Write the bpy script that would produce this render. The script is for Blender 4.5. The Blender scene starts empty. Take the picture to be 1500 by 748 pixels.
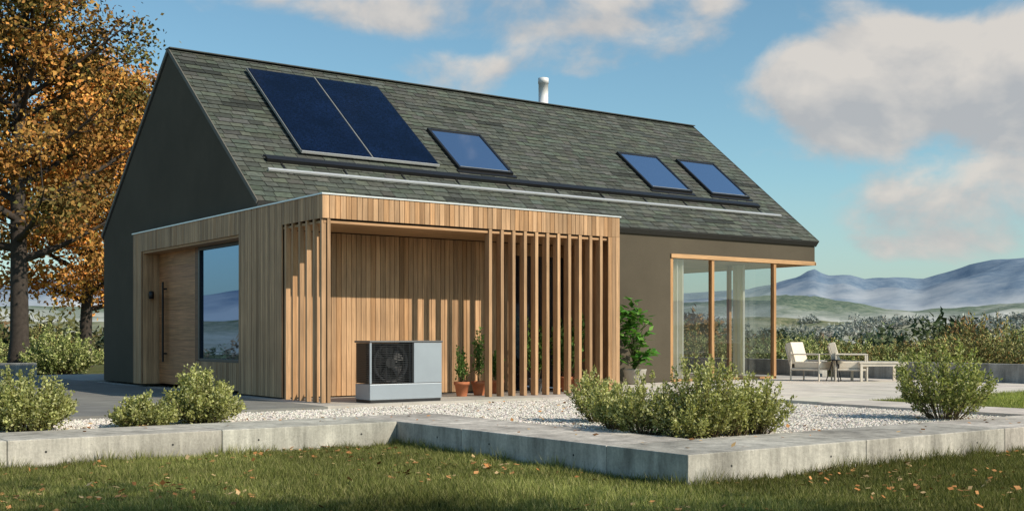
import bpy, math, numpy as np
from mathutils import Vector, Matrix
rng=np.random.default_rng(7)
scene=bpy.context.scene
FW=np.array([.5903,.8072]); RT=np.array([.8072,-.5903])
def DL(D,L): 
    p=FW*D+RT*L
    return float(p[0]),float(p[1])

# ---------------------------------------------------------------- materials
def newmat(name):
    m=bpy.data.materials.new(name); m.use_nodes=True
    nt=m.node_tree; nt.nodes.clear()
    out=nt.nodes.new('ShaderNodeOutputMaterial')
    return m,nt,out
def N(nt,t,**kw):
    n=nt.nodes.new(t)
    for k,v in kw.items(): setattr(n,k,v)
    return n
def lk(nt,a,b): nt.links.new(a,b)
def setin(nt,sock,v):
    if isinstance(v,bpy.types.NodeSocket): nt.links.new(v,sock)
    else: sock.default_value=v
def mth(nt,op,a,b=0.0,c=None,clamp=False):
    n=nt.nodes.new('ShaderNodeMath'); n.operation=op; n.use_clamp=clamp
    setin(nt,n.inputs[0],a); setin(nt,n.inputs[1],b)
    if c is not None: setin(nt,n.inputs[2],c)
    return n.outputs[0]
def mixc(nt,f,a,b,bt='MIX'):
    n=nt.nodes.new('ShaderNodeMix'); n.data_type='RGBA'; n.blend_type=bt
    setin(nt,n.inputs[0],f); setin(nt,n.inputs[6],a); setin(nt,n.inputs[7],b)
    return n.outputs[2]
def objco(nt,scale=(1,1,1),rot=(0,0,0)):
    tc=N(nt,'ShaderNodeTexCoord'); mp=N(nt,'ShaderNodeMapping')
    mp.inputs['Scale'].default_value=scale; mp.inputs['Rotation'].default_value=rot
    lk(nt,tc.outputs['Object'],mp.inputs['Vector']); return mp.outputs[0]
def noise(nt,vec,scale,detail=4,rough=.6,dist=0):
    n=N(nt,'ShaderNodeTexNoise'); lk(nt,vec,n.inputs['Vector'])
    n.inputs['Scale'].default_value=scale; n.inputs['Detail'].default_value=detail
    n.inputs['Roughness'].default_value=rough; n.inputs['Distortion'].default_value=dist
    return n.outputs['Fac']
def ramp(nt,f,lo,hi,a=0.0,b=1.0):
    n=N(nt,'ShaderNodeMapRange'); setin(nt,n.inputs[0],f)
    n.inputs[1].default_value=lo; n.inputs[2].default_value=hi; n.inputs[3].default_value=a; n.inputs[4].default_value=b
    return n.outputs[0]
def bump(nt,h,strength,dist=.01):
    n=N(nt,'ShaderNodeBump'); n.inputs['Strength'].default_value=strength; n.inputs['Distance'].default_value=dist
    lk(nt,h,n.inputs['Height']); return n.outputs[0]
def pbr(nt,out,col,rough=.8,metal=0,normal=None,spec=.5):
    p=N(nt,'ShaderNodeBsdfPrincipled')
    setin(nt,p.inputs['Base Color'],col); setin(nt,p.inputs['Roughness'],rough); p.inputs['Metallic'].default_value=metal
    p.inputs['Specular IOR Level'].default_value=spec
    if normal is not None: lk(nt,normal,p.inputs['Normal'])
    lk(nt,p.outputs[0],out.inputs[0]); return p
def c4(c): return (c[0],c[1],c[2],1)
def attr(nt):
    a=N(nt,'ShaderNodeAttribute'); a.attribute_name='Col'; return a.outputs['Color']
def simple(name,col,rough=.6,metal=0,var=.12,scale=6,spec=.5,bm=0):
    m,nt,out=newmat(name); v=objco(nt)
    f=noise(nt,v,scale,4)
    k=ramp(nt,f,.3,.7,1-var,1+var)
    cc=mixc(nt,1.0,c4(col),k,'MULTIPLY')
    nrm=bump(nt,noise(nt,v,scale*12,2),bm,.005) if bm else None
    pbr(nt,out,cc,rough,metal,nrm,spec); return m
def mat_attr(name,rough=.85,var=.15,scale=8,bm=.2,spec=.3):
    m,nt,out=newmat(name); v=objco(nt)
    k=ramp(nt,noise(nt,v,scale,4),.3,.7,1-var,1+var)
    cc=mixc(nt,1.0,attr(nt),k,'MULTIPLY')
    pbr(nt,out,cc,rough,0,bump(nt,noise(nt,v,scale*8,2),bm,.004) if bm else None,spec); return m
def mat_leaf(name,transl=.35):
    m,nt,out=newmat(name)
    c=attr(nt)
    d=N(nt,'ShaderNodeBsdfDiffuse'); lk(nt,c,d.inputs[0])
    if transl==0:
        lk(nt,d.outputs[0],out.inputs[0]); return m
    t=N(nt,'ShaderNodeBsdfTranslucent'); lk(nt,mixc(nt,1.0,c,(1.2,1.15,.6,1),'MULTIPLY'),t.inputs[0])
    mx=N(nt,'ShaderNodeMixShader'); mx.inputs[0].default_value=transl
    lk(nt,d.outputs[0],mx.inputs[1]); lk(nt,t.outputs[0],mx.inputs[2]); lk(nt,mx.outputs[0],out.inputs[0]); return m
def mat_wood(name,vertical=True,rough=.6,grain=.36):
    m,nt,out=newmat(name)
    sc=(30,30,1.3) if vertical is True else ((1.3,30,30) if vertical=='x' else (30,1.3,30))
    v=objco(nt,sc); v2=objco(nt)
    g=noise(nt,v,1.0,5,.65,.6); big=noise(nt,v2,1.1,3)
    k=mth(nt,'MULTIPLY',ramp(nt,g,.3,.7,1-grain,1+grain*.6),ramp(nt,big,.3,.7,.84,1.1))
    cc=mixc(nt,1.0,attr(nt),k,'MULTIPLY')
    pbr(nt,out,cc,rough,0,None,.25); return m
def mat_concrete(name):
    m,nt,out=newmat(name); v=objco(nt); vs=objco(nt,(4.0,4.0,.5))
    big=noise(nt,v,.9,5,.65); st=noise(nt,vs,1.4,6,.72); fine=noise(nt,v,40,3,.7)
    k=mth(nt,'MULTIPLY',ramp(nt,big,.34,.66,.58,1.2),ramp(nt,st,.34,.66,.58,1.2))
    k=mth(nt,'MULTIPLY',k,ramp(nt,fine,.25,.75,.80,1.15))
    cc=mixc(nt,1.0,attr(nt),k,'MULTIPLY')
    vo=N(nt,'ShaderNodeTexVoronoi'); lk(nt,v,vo.inputs['Vector']); vo.inputs['Scale'].default_value=22
    cc=mixc(nt,ramp(nt,vo.outputs['Distance'],.04,.10,.6,0),cc,(.05,.05,.045,1))
    pbr(nt,out,cc,.85,0,bump(nt,fine,.4,.006),.25); return m
def facing(nt,f0,amt=1.0):
    lw=N(nt,'ShaderNodeLayerWeight'); lw.inputs[0].default_value=.5
    return mth(nt,'ADD',mth(nt,'MULTIPLY',mth(nt,'POWER',lw.outputs['Facing'],5.0),amt*(1-f0)),f0,clamp=True)
def mat_glass(name,refl=.5,tint=(.02,.03,.04),gc=(.8,.85,.92)):
    m,nt,out=newmat(name)
    g=N(nt,'ShaderNodeBsdfGlossy'); g.inputs['Roughness'].default_value=.015; g.inputs['Color'].default_value=c4(gc)
    d=N(nt,'ShaderNodeBsdfDiffuse'); d.inputs[0].default_value=c4(tint)
    f=facing(nt,refl)
    mx=N(nt,'ShaderNodeMixShader'); lk(nt,f,mx.inputs[0]); lk(nt,d.outputs[0],mx.inputs[1]); lk(nt,g.outputs[0],mx.inputs[2])
    lk(nt,mx.outputs[0],out.inputs[0]); return m
def mat_clear(name):
    m,nt,out=newmat(name)
    g=N(nt,'ShaderNodeBsdfGlossy'); g.inputs['Roughness'].default_value=.01
    t=N(nt,'ShaderNodeBsdfTransparent'); t.inputs[0].default_value=(.84,.88,.89,1)
    f=facing(nt,.14)
    mx=N(nt,'ShaderNodeMixShader'); lk(nt,f,mx.inputs[0]); lk(nt,t.outputs[0],mx.inputs[1]); lk(nt,g.outputs[0],mx.inputs[2])
    lk(nt,mx.outputs[0],out.inputs[0]); return m

M={}
M['wood']=mat_wood('cedar_cladding'); M['woodx']=mat_wood('cedar_horizontal_x','x'); M['woody']=mat_wood('cedar_horizontal_y','y',.5,.45)
M['conc']=mat_concrete('cast_concrete'); M['pave']=mat_attr('concrete_paver',.85,.18,2.2,0,.2)
M['slate']=mat_attr('slate_shingle',.75,.28,14,.3,.35)
M['leaf']=mat_leaf('foliage'); M['leafd']=mat_leaf('foliage_matt',0); M['bark']=mat_attr('bark',.9,.3,10,0)
M['leafg']=mat_leaf('grass_blade',.25)
M['attr']=mat_attr('coloured_surface',.7,.08,6,0)
M['black']=simple('black_metal',(.012,.012,.013),.4,0,.1)
M['silver']=simple('light_silver_metal',(.33,.37,.41),.38,.3,.05,3)
M['flash']=simple('zinc_flashing',(.62,.63,.63),.35,.4,.05,3)
M['zinc']=simple('weathered_zinc',(.30,.31,.30),.5,.2,.15,3)
M['white']=simple('white_enamel',(.7,.7,.7),.4,0,.05,3)
M['terra']=simple('terracotta',(.42,.15,.07),.8,0,.2,9,.3,.2)
M['glass']=mat_glass('reflective_glazing',.42,(.012,.018,.028),(.36,.54,.84)); M['clear']=mat_clear('clear_glass')
M['skyl']=mat_glass('skylight_glazing',.82,(.05,.06,.1),(.80,.86,1.0))
M['cushion']=simple('cream_fabric',(.74,.66,.54),.9,0,.06,20,.2,.2)

m,nt,out=newmat('dark_olive_render'); v=objco(nt)
k=mth(nt,'MULTIPLY',ramp(nt,noise(nt,v,.8,5,.6),.3,.7,.86,1.1),ramp(nt,noise(nt,v,160,2),.3,.7,.85,1.13))
pbr(nt,out,mixc(nt,1.0,(.093,.079,.058,1),k,'MULTIPLY'),.9,0,bump(nt,noise(nt,v,120,2),.5,.004),.12); M['plaster']=m
# solar
m,nt,out=newmat('solar_cells'); v=objco(nt)
vo=N(nt,'ShaderNodeTexVoronoi'); lk(nt,v,vo.inputs['Vector']); vo.inputs['Scale'].default_value=40
vc=N(nt,'ShaderNodeSeparateColor'); lk(nt,vo.outputs['Color'],vc.inputs[0])
big=noise(nt,v,.8,4)
cc=mixc(nt,mth(nt,'MULTIPLY',vc.outputs[0],ramp(nt,big,.35,.65,.25,1)),(.0015,.004,.013,1),(.006,.016,.055,1))
pbr(nt,out,cc,.1,0,bump(nt,noise(nt,v,5,3),.04,.01),.12); M['solar']=m
# gravel
m,nt,out=newmat('white_gravel'); v=objco(nt)
vo=N(nt,'ShaderNodeTexVoronoi'); lk(nt,v,vo.inputs['Vector']); vo.inputs['Scale'].default_value=38
vh=N(nt,'ShaderNodeSeparateColor'); lk(nt,vo.outputs['Color'],vh.inputs[0])
k=mth(nt,'MULTIPLY',ramp(nt,vh.outputs[0],0,1,.6,1.15),ramp(nt,vo.outputs['Distance'],.15,.75,1.1,.5))
k=mth(nt,'MULTIPLY',k,ramp(nt,noise(nt,v,1.3,4),.3,.7,.85,1.1))
pbr(nt,out,mixc(nt,1.0,(.72,.67,.60,1),k,'MULTIPLY'),.9,0,bump(nt,mth(nt,'SUBTRACT',1.0,vo.outputs['Distance']),.7,.02),.2); M['gravel']=m
# terrain
m,nt,out=newmat('grassy_ground'); v=objco(nt)
a=noise(nt,v,.06,6,.7); b=noise(nt,v,1.7,6,.75); c=noise(nt,v,30,3,.7)
cc=mixc(nt,ramp(nt,a,.35,.65),(.08,.095,.03,1),(.20,.18,.09,1))
cc=mixc(nt,ramp(nt,b,.4,.65,0,.8),cc,(.06,.08,.022,1))
cc=mixc(nt,1.0,cc,ramp(nt,c,.3,.7,.6,1.3),'MULTIPLY')
pbr(nt,out,cc,.95,0,None,.05); M['ground']=m

# ---------------------------------------------------------------- mesh builder
class MB:
    def __init__(s): s.v=[];s.c=[];s.F=[];s.n=0
    def add(s,v,f,col=(.5,.5,.5),mat=0,smooth=False):
        v=np.asarray(v,dtype=np.float32).reshape(-1,3)
        if isinstance(f,np.ndarray): groups=[f]
        else:
            g={}
            for q in f: g.setdefault(len(q),[]).append(q)
            groups=[np.array(x) for x in g.values()]
        for q in groups: s.F.append((q+s.n,mat,smooth))
        col=np.asarray(col,dtype=np.float32)
        if col.ndim==1: col=np.tile(col,(len(v),1))
        s.v.append(v); s.c.append(col[:,:3]); s.n+=len(v)
    def box(s,x0,x1,y0,y1,z0,z1,col=(.5,.5,.5),mat=0,M4=None):
        v=np.array([[x0,y0,z0],[x1,y0,z0],[x1,y1,z0],[x0,y1,z0],[x0,y0,z1],[x1,y0,z1],[x1,y1,z1],[x0,y1,z1]],float)
        if M4 is not None: v=np.array([list(M4@Vector(p)) for p in v])
        s.add(v,np.array([[0,3,2,1],[4,5,6,7],[0,1,5,4],[1,2,6,5],[2,3,7,6],[3,0,4,7]]),col,mat)
    def lathe(s,prof,cx,cy,seg=24,col=(.5,.5,.5),mat=0):
        t=np.linspace(0,2*np.pi,seg,endpoint=False); vs=[]
        for r,z in prof: vs+= [[cx+r*math.cos(a),cy+r*math.sin(a),z] for a in t]
        f=[]
        for i in range(len(prof)-1):
            for j in range(seg):
                j2=(j+1)%seg; f.append([i*seg+j,i*seg+j2,(i+1)*seg+j2,(i+1)*seg+j])
        s.add(vs,np.array(f),col,mat,True)
        s.F.append((np.array([[s.n-seg*len(prof)+(len(prof)-1)*seg+j for j in range(seg)]]),mat,False))
    def tube(s,pts,rad,sides=6,col=(.1,.08,.06),mat=0):
        pts=np.asarray(pts,float); n=len(pts)
        d=np.gradient(pts,axis=0); d/=np.linalg.norm(d,axis=1)[:,None]+1e-9
        up=np.array([.3,.2,1.]) if abs(d[0][2])<.8 else np.array([1.,.1,0])
        a=np.cross(d,up); a/=np.linalg.norm(a,axis=1)[:,None]+1e-9; b=np.cross(d,a)
        t=np.linspace(0,2*np.pi,sides,endpoint=False)
        rad=np.asarray(rad)
        v=pts[:,None,:]+rad[:,None,None]*(np.cos(t)[None,:,None]*a[:,None,:]+np.sin(t)[None,:,None]*b[:,None,:])
        f=[]
        for i in range(n-1):
            for j in range(sides):
                j2=(j+1)%sides; f.append([i*sides+j,i*sides+j2,(i+1)*sides+j2,(i+1)*sides+j])
        s.add(v.reshape(-1,3),np.array(f),col,mat,True)
    def leaves(s,pos,size,cols,mat=0,aspect=.5,upbias=.3,dirs=None,droop=0.0):
        n=len(pos); 
        d=rng.normal(size=(n,3)) if dirs is None else dirs+rng.normal(size=(n,3))*.45
        d[:,2]-=droop
        d/=np.linalg.norm(d,axis=1)[:,None]+1e-9
        nr=rng.normal(size=(n,3)); nr[:,2]+=upbias*3
        w=np.cross(d,nr); w/=np.linalg.norm(w,axis=1)[:,None]+1e-9
        size=np.broadcast_to(size,(n,))[:,None]
        p0=pos; p1=pos+d*size*.45+w*size*aspect*.5; p2=pos+d*size; p3=pos+d*size*.45-w*size*aspect*.5
        v=np.stack([p0,p1,p2,p3],1).reshape(-1,3)
        f=np.arange(n*4).reshape(-1,4)
        s.add(v,f,np.repeat(cols,4,axis=0),mat)
    def build(s,name,mats,parent=None,bevel=0):
        V=np.concatenate(s.v); C=np.concatenate(s.c)
        me=bpy.data.meshes.new(name)
        me.vertices.add(len(V)); me.vertices.foreach_set('co',V.ravel())
        li=np.concatenate([f.ravel() for f,_,_ in s.F]).astype(np.int32)
        lt=np.concatenate([np.full(len(f),f.shape[1]) for f,_,_ in s.F]).astype(np.int32)
        ls=np.concatenate([[0],np.cumsum(lt)[:-1]]).astype(np.int32)
        mi=np.concatenate([np.full(len(f),m) for f,m,_ in s.F]).astype(np.int32)
        sm=np.concatenate([np.full(len(f),x) for f,_,x in s.F]).astype(bool)
        me.loops.add(len(li)); me.loops.foreach_set('vertex_index',li)
        me.polygons.add(len(lt)); me.polygons.foreach_set('loop_start',ls); me.polygons.foreach_set('loop_total',lt)
        me.polygons.foreach_set('material_index',mi); me.polygons.foreach_set('use_smooth',sm)
        at=me.color_attributes.new('Col','FLOAT_COLOR','POINT')
        at.data.foreach_set('color',np.concatenate([C,np.ones((len(C),1),np.float32)],1).astype(np.float32).ravel())
        for x in mats: me.materials.append(x)
        me.update(calc_edges=True); me.validate()
        ob=bpy.data.objects.new(name,me); scene.collection.objects.link(ob)
        if parent: ob.parent=parent
        if bevel:
            b=ob.modifiers.new('bevel','BEVEL'); b.width=bevel; b.segments=2; b.limit_method='ANGLE'
        return ob
def empty(name,loc=(0,0,0)):
    e=bpy.data.objects.new(name,None); e.location=loc; e.empty_display_size=.3; scene.collection.objects.link(e); return e
def jit(col,a=.12,n=None):
    c=np.array(col,float)
    if n is None: return c*(1+rng.uniform(-a,a))*(1+rng.uniform(-a*.25,a*.25,3))
    return c[None]*(1+rng.uniform(-a,a,(n,1)))*(1+rng.uniform(-a*.3,a*.3,(n,3)))
def vnoise(x,y,seed=0):
    def h(i,j): 
        s_=np.sin(i*127.1+j*311.7+seed*74.7)*43758.5453; return s_-np.floor(s_)
    i=np.floor(x);j=np.floor(y);u=x-i;v=y-j;u=u*u*(3-2*u);v=v*v*(3-2*v)
    return (h(i,j)*(1-u)+h(i+1,j)*u)*(1-v)+(h(i,j+1)*(1-u)+h(i+1,j+1)*u)*v
def fbm(x,y,o=5,seed=0):
    r=0;a=.5
    for k in range(o): r=r+a*vnoise(x*2**k,y*2**k,seed+k); a*=.5
    return r

# ---------------------------------------------------------------- HOUSE
house=empty('gabled_house')
X0,X1=7.77,21.6; Y0,Y1=17.64,25.66; YM=21.65; ZE,ZR=3.10,6.30
w=MB()
def prism(mb,pts,xa,xb,mat=0):
    n=len(pts)
    va=[[xa,p[0],p[1]] for p in pts]; vb=[[xb,p[0],p[1]] for p in pts]
    f=[list(range(n)),[n+i for i in range(n)][::-1]]
    f+=[[i,n+i,n+(i+1)%n,(i+1)%n] for i in range(n)]
    mb.add(va+vb,f,(.1,.1,.1),mat)
prism(w,[(Y0,0),(17.9,0),(17.9,2.6),(22.66,2.6),(22.66,0),(Y1,0),(Y1,ZE),(YM,ZR),(Y0,ZE)],X0,X0+.2)
w.box(X0+.2,17.0,Y0,Y0+.2,0,ZE)
w.box(17.0,X1-.15,Y0,Y0+.2,2.66,ZE)
w.box(X0+.2,20.2,Y1-.2,Y1,0,ZE); w.box(20.2,X1-.15,Y1-.2,Y1,2.66,ZE)
prism(w,[(Y0,2.66),(Y1,2.66),(Y1,ZE),(YM,ZR),(Y0,ZE)],X1-.15,X1)
w.box(20.1,20.28,21.6,Y1-.2,0,2.6)
w.box(13.3,20.1,21.6,21.75,0,2.6)
w.box(13.3,13.45,Y0+.2,21.6,0,2.6)
w.build('rendered_walls',[M['plaster']],house)
s=MB()
s.box(13.45,20.2,Y0+.02,21.6,.0,.02,(.42,.32,.22),0)
for i in range(40):
    y=Y0+.03+i*.2
    s.box(13.45 if y<21.4 else 20.3,X1-.01,y,y+.195,2.60,2.655,jit((.46,.28,.14),.1),0)
s.box(17.0,X1-.004,Y0-.03,Y0+.024,2.585,2.672,(.5,.30,.15),0)
s.box(X1-.03,X1+.02,Y0-.03,Y1,2.585,2.65,(.5,.30,.15),0)
s.build('soffit_and_floor',[M['woodx']],house)
s=MB(); s.box(13.46,20.08,21.56,21.598,.02,2.6,(.5,.48,.44)); s.box(13.452,13.47,Y0+.21,21.55,.02,2.6,(.5,.48,.44)); s.build('interior_lining',[M['attr']],house)
g=MB(); pc=(.46,.26,.12)
for x in (17.0,18.22,20.2): g.box(x,x+.075,Y0+.0,Y0+.1,.02,2.58,jit(pc,.05),0)
g.box(17.0,20.28,Y0,Y0+.08,0,.05,pc,0)
for y in (19.0,21.5): g.box(20.2,20.28,y,y+.08,.0,2.6,jit(pc,.05),0)
g.box(20.2,20.28,Y0+.1,21.5,0,.04,pc,0)
g.build('glazing_posts',[M['wood']],house)
g=MB()
g.add([[17.08,Y0+.05,.05],[20.19,Y0+.05,.05],[20.19,Y0+.05,2.58],[17.08,Y0+.05,2.58]],np.array([[0,1,2,3]]))
g.add([[20.24,Y0+.1,.04],[20.24,21.5,.04],[20.24,21.5,2.6],[20.24,Y0+.1,2.6]],np.array([[0,1,2,3]]))
g.build('corner_glazing',[M['clear']],house)
cu=MB()
def curtain(x0,y0,x1,y1):
    n=60; t=np.linspace(0,1,n); dx,dy=x1-x0,y1-y0; L=math.hypot(dx,dy); nx,ny=-dy/L,dx/L
    o=.05*np.sin(t*L*2*np.pi/.14)+.012*np.sin(t*37)
    a=np.stack([x0+dx*t+nx*o,y0+dy*t+ny*o,np.full(n,.05)],1); b=a.copy(); b[:,2]=2.58
    cu.add(np.concatenate([a,b]),np.array([[i,i+1,n+i+1,n+i] for i in range(n-1)]),(.78,.76,.73),0,True)
curtain(17.12,17.85,17.6,17.85); curtain(20.08,18.4,20.08,18.75); curtain(20.05,20.9,20.05,21.5)
cu.build('curtains',[M['leaf']],house)
# roof
sl=math.hypot(YM-Y0,ZR-ZE); 
def roofpt(x,sv,off,side=0):
    cy,cz=(YM-Y0)/sl,(ZR-ZE)/sl
    if side==0: return [x,Y0+cy*sv-cz*off, ZE+cz*sv+cy*off]
    return [x,Y1-cy*sv+cz*off, ZE+cz*sv+cy*off]
def roofbox(mb,x0,x1,s0,s1,o0,o1,col=(.1,.1,.1),mat=0,side=0):
    v=[roofpt(x,s_,o,side) for o in (o0,o1) for s_ in (s0,s1) for x in (x0,x1)]
    mb.add(v,np.array([[0,1,3,2],[4,6,7,5],[0,4,5,1],[2,3,7,6],[0,2,6,4],[1,5,7,3]]),col,mat)
r=MB()
for side in (0,1): roofbox(r,X0-.01,X1+.01,-.04,sl+.02,.0,.07,(.03,.03,.03),0,side)
for side in (0,1):
    roofbox(r,X0-.032,X0-.012,-.06,sl+.03,.03,.10,(.13,.12,.10),0,side)
    roofbox(r,X1+.012,X1+.035,-.06,sl+.03,-.06,.10,(.06,.06,.055),0,side)
    roofbox(r,X0-.01,X1+.01,-.075,-.043,-.03,.085,(.035,.035,.032),0,side)
r.build('roof_deck',[M['attr']],house)
r=MB(); row=.150
base=np.array((.074,.082,.067))
for side in (0,1):
    nrow=int(sl/row)+1
    for k in range(nrow):
        s0=-.05+k*row; s1=min(s0+row+.07,sl+.03); x=X0-.012-rng.uniform(0,.2)
        run=0
        while x<X1:
            wd=rng.uniform(.18,.34) if side==0 else .5
            xa,xb=max(x,X0-.01),min(x+wd-.009,X1+.01)
            if xb-xa>.02:
                q=rng.random(); c=base*rng.uniform(.72,1.28)*(1+rng.uniform(-.07,.07,3))
                if run>0: c=base*.38; run-=1
                elif q<.012: run=2; c=base*.4
                elif q<.05: c=base*.62
                lift=rng.uniform(0,.008)
                e=rng.uniform(-.014,.008)
                A_=roofpt(xa,s0+e,.075,side);B_=roofpt(xb,s0+e,.075,side)
                a4=roofpt(xa,s0+e,.096+lift,side);a5=roofpt(xb,s0+e,.096+lift,side);a6=roofpt(xb,s1,.081,side);a7=roofpt(xa,s1,.081,side)
                r.add([a4,a5,a6,a7],np.array([[0,1,2,3]]),c,0)
                r.add([A_,B_,a5,a4,a7,a6],np.array([[0,1,2,3]]),c*.16,0)  # near-black butts paint in the shadow line under each course
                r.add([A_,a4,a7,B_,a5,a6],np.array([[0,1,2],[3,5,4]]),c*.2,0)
            x+=wd
r.box(X0-.03,X1+.03,YM-.12,YM+.12,ZR+.085,ZR+.105,(.05,.055,.05),0)
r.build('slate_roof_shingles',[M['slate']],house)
cyy=(YM-Y0)/sl
def S(y): return (y-Y0)/cyy
r=MB()
for a,b in ((9.12,10.545),(10.565,12.0)):
    roofbox(r,a,b,S(18.87),S(21.25),.15,.18,(.02,.02,.02),0)
    roofbox(r,a+.02,b-.02,S(18.87)+.02,S(21.25)-.02,.18,.184,(.02,.02,.02),1)
roofbox(r,9.12,12.0,S(18.87)-.02,S(18.87)-.003,.14,.187,(.5,.5,.5),2)
roofbox(r,10.547,10.563,S(18.87),S(21.25),.15,.186,(.3,.3,.3),3)
roofbox(r,9.107,9.117,S(18.87),S(21.25),.14,.187,(.3,.3,.3),3)
for xx in (9.4,10.2,10.9,11.7): roofbox(r,xx,xx+.04,S(18.9),S(21.2),.08,.148,(.3,.3,.3),3)
r.build('solar_panels',[M['black'],M['solar'],M['flash'],M['zinc']],house)
r=MB()
for a,b in ((12.48,13.78),(17.56,18.8),(19.42,20.68)):
    s0,s1=S(18.88),S(20.06); fr=.05
    roofbox(r,a,b,s0,s0+fr,.07,.155,mat=0); roofbox(r,a,b,s1-fr,s1,.07,.155,mat=0)
    roofbox(r,a,a+fr,s0+fr,s1-fr,.07,.155,mat=0); roofbox(r,b-fr,b,s0+fr,s1-fr,.07,.155,mat=0)
    roofbox(r,a+fr,b-fr,s0+fr,s1-fr,.12,.14,mat=1)
    roofbox(r,a+fr,b-fr,s0+fr,s0+fr+.015,.142,.157,mat=2)
    roofbox(r,a-.05,b+.05,s0-.1,s0-.003,.09,.115,mat=0)
r.build('skylights',[M['black'],M['skyl'],M['zinc']],house)
r=MB()
roofbox(r,8.35,20.7,S(18.58),S(18.66),.10,.165,mat=0)
roofbox(r,8.35,20.7,S(18.70),S(18.73),.10,.13,mat=0)
roofbox(r,8.26,21.15,S(18.32),S(18.36),.115,.15,mat=1)
for xx in np.arange(8.6,21,1.2): roofbox(r,xx,xx+.03,S(18.3),S(18.7),.085,.108,mat=0)
r.build('snow_guard_rails',[M['black'],M['flash']],house)
r=MB(); r.lathe([(.14,5.9),(.14,6.45),(.115,6.46),(.115,6.93),(.125,6.93),(.125,7.06),(.05,7.08)],16.9,21.85,28)
r.build('flue_chimney',[M['white']],house)

# timber porch
BX0,BX1=7.58,13.19; BY0,BYB=14.92,16.27; ZT=2.965; ZF=2.63
wc=(.51,.315,.172)
def wcol(): 
    q=rng.random(); b=np.array(wc)*rng.uniform(.68,1.14)
    if q<.18: b=b*np.array((.84,.78,.70))
    return b
t=MB()
def boards_y(y0,y1,x,z0,z1,bw=.088,th=.022,face=-1):
    n=max(1,round((y1-y0)/bw)); b=(y1-y0)/n
    for i in range(n):
        o=rng.uniform(0,.004)
        xa,xb=(x-o,x+th) if face<0 else (x-th,x+o)
        t.box(xa,xb,y0+i*b,y0+i*b+b-.009,z0,z1,wcol(),0)
def boards_x(x0,x1,y,z0,z1,bw=.088,th=.022):
    n=max(1,round((x1-x0)/bw)); b=(x1-x0)/n
    for i in range(n):
        t.box(x0+i*b,x0+i*b+b-.009,y-rng.uniform(0,.004),y+th,z0,z1,wcol(),0)
boards_y(BY0+.0,BYB,BX0,ZF,ZT); boards_y(BYB,17.9,BX0,.02,ZT); boards_y(17.9,22.66,BX0,2.60,ZT); boards_y(22.66,23.15,BX0,.02,ZT)
boards_x(BX0+.024,BX1,BY0,ZF,ZT); boards_x(12.93,BX1,BY0,.02,ZF-.004)
boards_x(BX0+.05,11.92,BYB,.02,2.55); boards_x(11.92,13.1,BYB,2.35,2.55); boards_x(13.05,13.15,BYB,.02,2.35)
boards_y(BY0+.024,Y0,BX1-.022,.02,ZT)
boards_y(17.93,20.42,X0+.05,.03,.50)
n=4
for i in range(n): t.box(BX0+.03+i*.1,BX0+.03+i*.1+.093,22.635,22.66,.02,2.6,wcol(),0)
for i in range(3): t.box(BX0+.03+i*.1,BX0+.03+i*.1+.093,17.9,17.925,.02,2.6,wcol(),0)
t.build('timber_cladding',[M['wood']],house)
t=MB()
for y in np.linspace(BY0+.06,BYB-.12,6): t.box(BX0+.002,BX0+.075,y-.024,y+.024,.0,ZF-.004,wcol(),0)
t.box(BX0+.08,BX0+.13,BY0+.01,BY0+.085,0,ZF-.004,wcol(),0)
for x in np.linspace(10.47,12.75,11): t.box(x,x+.056,BY0+.004,BY0+.125,.0,ZF-.004,wcol(),0)
t.build('timber_slats',[M['wood']],house)
t=MB()
for i in range(15):
    y=BY0+.03+i*.089; t.box(BX0+.03,BX1-.03,y,y+.083,2.565,2.60,jit((.46,.28,.145),.12),0)
t.box(BX0+.03,X0+.25,17.93,22.63,2.56,2.598,(.46,.28,.145),0)
t.build('porch_ceiling',[M['woodx']],house)
t=MB()
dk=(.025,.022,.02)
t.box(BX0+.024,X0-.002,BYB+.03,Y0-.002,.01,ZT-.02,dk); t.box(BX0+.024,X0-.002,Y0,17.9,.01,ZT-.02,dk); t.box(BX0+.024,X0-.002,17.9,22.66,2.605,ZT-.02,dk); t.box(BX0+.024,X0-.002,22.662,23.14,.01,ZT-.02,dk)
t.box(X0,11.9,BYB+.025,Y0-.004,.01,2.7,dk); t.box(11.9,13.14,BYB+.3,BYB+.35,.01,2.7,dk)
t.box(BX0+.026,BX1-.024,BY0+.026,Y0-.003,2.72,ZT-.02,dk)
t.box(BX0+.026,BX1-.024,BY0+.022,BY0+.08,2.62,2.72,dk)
t.build('porch_core',[M['attr']],house)
t=MB()
t.box(BX0-.018,BX1+.018,BY0-.018,Y0-.004,ZT+.001,ZT+.022); t.box(BX0-.018,X0-.004,Y0-.003,23.17,ZT+.001,ZT+.022)
t.build('roof_flashing',[M['flash']],house)
t=MB(); dx=X0+.16
for i in range(9): t.box(dx,dx+.06,20.62,22.63,.03+i*.283,.03+i*.283+.281,jit((.46,.22,.10),.14),0)
t.box(dx-.05,dx+.06,20.42,20.60,.0,2.56,(.17,.075,.035),0)
t.build('entrance_door',[M['woody']],house)
t=MB()
t.box(dx-.09,dx-.06,22.2,22.24,.45,2.0,mat=0); 
for z in (.6,1.85): t.box(dx-.06,dx,22.205,22.235,z,z+.03,mat=0)
t.lathe([(.0,1.68),(.05,1.68),(.05,1.82),(.02,1.83)],BX0+.17,22.57,16,mat=0)
for yy in (17.95,20.36): t.box(dx-.06,dx+.02,yy,yy+.06,.52,2.56,(.1,.05,.03),0)
t.box(dx-.06,dx+.02,18.01,20.36,.50,.55,mat=0); t.box(dx-.06,dx+.02,18.01,20.36,2.5,2.56,mat=0)
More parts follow.
